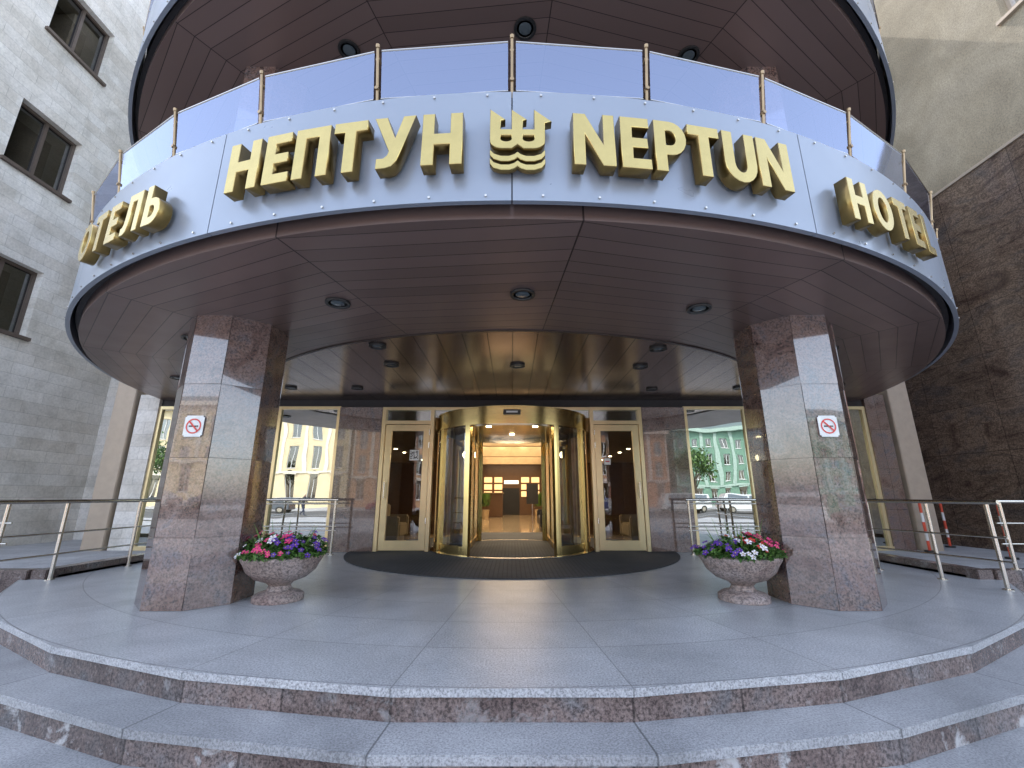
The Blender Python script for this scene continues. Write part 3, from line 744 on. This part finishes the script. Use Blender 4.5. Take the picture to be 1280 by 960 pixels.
tube(bm, (17, -29.5, -.65), (17, -29.5, 6.5), .09, 12, 0, .05); tube(bm, (17, -29.5, 6.5), (17, -28.4, 6.9), .04); lathe(bm, [(.08, 6.95), (.22, 6.85), (.2, 6.75), (.05, 6.72)], 17, -28.3, 16)
finalize(bm, 'pole_and_head', M['black'], par, True)

def car(x, y, col, L_=4.4, van=False):
    par = empty('parked_car'); z = -.65
    pm = plain('car_paint', col, .25, .3, .03, coat=.6)
    hgt = 1.9 if van else 1.45
    prof = [(-L_/2, .35), (-L_/2, .75), (-L_/2+.15, .9), (-L_/2+(.2 if van else .7), .98), (-L_/2+(.6 if van else 1.4), hgt), (L_/2-(.3 if van else 1.2), hgt), (L_/2-(.1 if van else .35), .98), (L_/2, .85), (L_/2, .35)]
    bm = bmesh.new(); A = []; B = []
    for px, pz in prof:
        ins = .14 if pz > 1 else 0
        A.append(bm.verts.new((x+px, y-.88+ins, z+pz))); B.append(bm.verts.new((x+px, y+.88-ins, z+pz)))
    bm.faces.new(A); bm.faces.new(B[::-1])
    for i in range(len(prof)): bm.faces.new((A[i], A[(i+1) % len(prof)], B[(i+1) % len(prof)], B[i]))
    bmesh.ops.recalc_face_normals(bm, faces=bm.faces); bmesh.ops.bevel(bm, geom=bm.edges[:], offset=.05, segments=2, affect='EDGES')
    finalize(bm, 'body', pm, par, True)
    bm = bmesh.new(); x0 = x-L_/2+(.7 if van else 1.35); x1 = x+L_/2-(.5 if van else 1.2)
    for sy in (-1, 1):
        for a, b_ in ((x0, (x0+x1)/2-.04), ((x0+x1)/2+.04, x1)):
            yy0, yy1 = y+sy*.89, y+sy*.775
            bm.faces.new([bm.verts.new(p) for p in ((a-.1, yy0, z+1.02), (b_, yy0, z+1.02), (b_, yy1, z+hgt-.1), (a+.1, yy1, z+hgt-.1))])
    finalize(bm, 'side_windows', M['darkglass'], par, recalc=False)
    bm = bmesh.new()
    for wx in (-L_/2+.8, L_/2-.8):
        for sy in (-1, 1):
            tube(bm, (x+wx, y+sy*.7, z+.32), (x+wx, y+sy*.9, z+.32), .32, 24, 0); tube(bm, (x+wx, y+sy*.9, z+.32), (x+wx, y+sy*.91, z+.32), .2, 16, 1)
    finalize(bm, 'wheels', [M['black'], M['steel']], par, True)
for i, (x, c, van) in enumerate(((-24, (.05, .06, .08), 0), (-30, (.5, .5, .5), 0), (-12, (.3, .03, .03), 0), (-4, (.6, .6, .6), 0), (9, (.05, .08, .2), 0), (17, (.65, .65, .65), 1), (23, (.65, .65, .65), 1), (29, (.1, .1, .1), 0))):
    car(x, -27.5, c, 5.0 if van else 4.4, bool(van))

def pedestrian(x, y, z):
    P = {'pel': (0, 0, .95), 'sp': (0, .0, 1.2), 'ch': (0, 0, 1.4), 'nk': (0, 0, 1.52), 'hd': (0, .02, 1.62), 'top': (0, .02, 1.74),
         'sl': (-.19, 0, 1.43), 'el': (-.24, -.1, 1.15), 'hl': (-.22, .08, .93), 'sr': (.19, 0, 1.43), 'er': (.24, .06, 1.15), 'hr': (.22, .22, .95),
         'pl': (-.1, 0, .92), 'kl': (-.11, .16, .52), 'al': (-.1, .2, .1), 'tl': (-.1, .36, .05), 'pr': (.1, 0, .92), 'kr': (.11, -.02, .5), 'ar': (.1, -.3, .14), 'tr': (.1, -.2, .04)}
    Rr = {'pel': .15, 'sp': .13, 'ch': .16, 'nk': .055, 'hd': .1, 'top': .07, 'sl': .075, 'sr': .075, 'el': .05, 'er': .05, 'hl': .035, 'hr': .035, 'pl': .1, 'pr': .1, 'kl': .065, 'kr': .065, 'al': .045, 'ar': .045, 'tl': .04, 'tr': .04}
    E = [('pel', 'sp'), ('sp', 'ch'), ('ch', 'nk'), ('nk', 'hd'), ('hd', 'top'), ('ch', 'sl'), ('sl', 'el'), ('el', 'hl'), ('ch', 'sr'), ('sr', 'er'), ('er', 'hr'),
         ('pel', 'pl'), ('pl', 'kl'), ('kl', 'al'), ('al', 'tl'), ('pel', 'pr'), ('pr', 'kr'), ('kr', 'ar'), ('ar', 'tr')]
    ks = list(P); me = bpy.data.meshes.new('pedestrian')
    me.from_pydata([P[k] for k in ks], [(ks.index(a), ks.index(b)) for a, b in E], [])
    o = bpy.data.objects.new('pedestrian', me); COL.objects.link(o); o.location = (x, y, z); o.rotation_euler = (0, 0, rad(-80))
    o.modifiers.new('skin', 'SKIN')
    for i, k in enumerate(ks):
        sv = me.skin_vertices[0].data[i]; sv.radius = (Rr[k], Rr[k]*.8); sv.use_root = (k == 'pel')
    o.modifiers.new('sub', 'SUBSURF').levels = 2
    m, nt, b = new_mat('clothes_and_skin'); tc, _ = coords(nt, 'OBJ'); s_ = N(nt, 'ShaderNodeSeparateXYZ'); L(nt, tc, s_.inputs[0])
    zz = math_n(nt, 'DIVIDE', s_.outputs[2], 1.8)
    r = ramp(nt, zz, [(0, (.03, .03, .03)), (.05, (.03, .04, .08)), (.53, (.05, .05, .06)), (.85, (.5, .32, .24)), (.95, (.06, .04, .03))])
    nt.nodes[-1].color_ramp.interpolation = 'CONSTANT'
    L(nt, r, b.inputs['Base Color']); me.materials.append(m)
pedestrian(-17.3, -20.5, -.64)

# ------------------------------------------------------------------ planters with flowers
def planter(cx, cy, cols, seed):
    random.seed(seed)
    par = empty('flower_planter'); bm = bmesh.new()
    lathe(bm, [(.235, .002), (.235, .05), (.20, .075), (.12, .10), (.10, .14), (.13, .17), (.24, .21), (.32, .28), (.355, .35), (.375, .38), (.385, .40), (.38, .425), (.35, .43), (.335, .40), (.33, .38), (.1, .375)], cx, cy, 48)
    finalize(bm, 'bowl', M['bowl'], par, True)
    bm = bmesh.new(); lathe(bm, [(.328, .382), (.1, .41)], cx, cy, 24); finalize(bm, 'soil', M['soil'], par)
    lob_ = [(random.uniform(-.28, .28), random.uniform(-.28, .28), random.uniform(.02, .11)) for _ in range(7)]
    def topz(x, y):
        r = math.hypot(x, y)/.43; h = .13*(1-r*r)
        return max(h, max((lz+.10*(1-r*r)-((x-lx)**2+(y-ly)**2)*3) for lx, ly, lz in lob_))
    bm = bmesh.new()
    for k in range(1900):
        a = random.random()*6.283; r = .41*math.sqrt(random.random()); x, y = r*math.cos(a), r*math.sin(a)
        p = Vector((cx+x, cy+y, .41+max(.02, topz(x, y))*random.random()*1.2+.01)); q = Matrix.Rotation(random.random()*6, 3, 'Z') @ Matrix.Rotation(random.uniform(-.9, .9), 3, 'X'); s_ = random.uniform(.02, .042)
        bm.faces.new([bm.verts.new(p+q@Vector(c)) for c in ((0, -s_, 0), (s_*.5, 0, .004), (0, s_, -.006), (-s_*.5, 0, .004))]).material_index = random.random() < .5
    for k in range(16):
        a = random.random()*6.283; p = Vector((cx+.2*math.cos(a), cy+.2*math.sin(a), .5)); t = p+Vector((.1*math.cos(a), .1*math.sin(a), random.uniform(.08, .28)))
        tube(bm, p, t, .007, 4, 1, .001)
    finalize(bm, 'foliage', [M['leaf'], M['leaf2']], par, recalc=False)
    bm = bmesh.new()
    for k in range(90):
        a = random.random()*6.283; r = .42*math.sqrt(random.random()); x, y = r*math.cos(a), r*math.sin(a)
        side = (x/.42+1)/2
        ci = max(0, min(len(cols)-2, int((side+random.uniform(-.18, .18))*(len(cols)-1))))
        base = Vector((cx+x, cy+y, .42+max(.02, topz(x, y))*1.15+random.uniform(-.01, .035)))
        nrm = Vector((math.cos(a)*r*1.6, math.sin(a)*r*1.6-.35, .8)).normalized(); q = nrm.to_track_quat('Z', 'Y').to_matrix(); s_ = random.uniform(.018, .038)
        for j in range(5):
            w = j*1.257+random.random()*.3
            def pp(rr, ww, z_): return base+q@Vector((rr*math.cos(ww), rr*math.sin(ww), z_))
            bm.faces.new([bm.verts.new(v) for v in (pp(0, w, 0), pp(s_*.8, w-.5, s_*.25), pp(s_*1.15, w, s_*.15), pp(s_*.8, w+.5, s_*.25))]).material_index = ci
        c0 = base+nrm*.004
        bm.faces.new([bm.verts.new(c0+q@Vector((.006*math.cos(w), .006*math.sin(w), .003))) for w in (0, 1.57, 3.14, 4.71)]).material_index = len(cols)-1
    finalize(bm, 'blossoms', [M[c] for c in cols], par, recalc=False)
planter(-2.32, 4.68, ['magenta', 'fwhite', 'pink', 'pink', 'violet', 'violet', 'yellow'], 5)
planter(2.30, 4.68, ['violet', 'violet', 'fwhite', 'fred', 'pink', 'pink', 'yellow'], 9)

# ------------------------------------------------------------------ light, sky, camera
EL = 54
w = bpy.data.worlds.new('World'); sc.world = w; w.use_nodes = True; nt = w.node_tree
sky = nt.nodes.new('ShaderNodeTexSky'); sky.sky_type = 'NISHITA'; sky.sun_disc = False
sky.sun_elevation = rad(EL); sky.sun_rotation = rad(-12); sky.air_density = 1.0; sky.dust_density = 2.0; sky.ozone_density = .6
hs = nt.nodes.new('ShaderNodeHueSaturation'); hs.inputs['Saturation'].default_value = .66
bgn = nt.nodes['Background']; bgn.inputs[1].default_value = .85; nt.links.new(sky.outputs[0], hs.inputs['Color']); nt.links.new(hs.outputs[0], bgn.inputs[0])
sl = bpy.data.lights.new('sun', 'SUN'); sl.energy = 5; sl.angle = rad(.5); sl.color = (1, .95, .87)
so = bpy.data.objects.new('sun', sl); COL.objects.link(so)
d = Vector((math.sin(rad(-12))*math.cos(rad(EL)), math.cos(rad(-12))*math.cos(rad(EL)), math.sin(rad(EL))))
so.rotation_euler = d.to_track_quat('Z', 'Y').to_euler(); so.location = (0, 0, 40)
cam = bpy.data.cameras.new('camera'); cam.lens = 15.19; cam.sensor_width = 36; cam.clip_start = .05; cam.clip_end = 2000
co = bpy.data.objects.new('camera', cam); COL.objects.link(co); co.location = (0, 0, 1.0); co.rotation_euler = (rad(90+14.5), 0, 0)
sc.camera = co
sc.view_settings.view_transform = 'Standard'; sc.view_settings.look = 'None'; sc.view_settings.exposure = 0
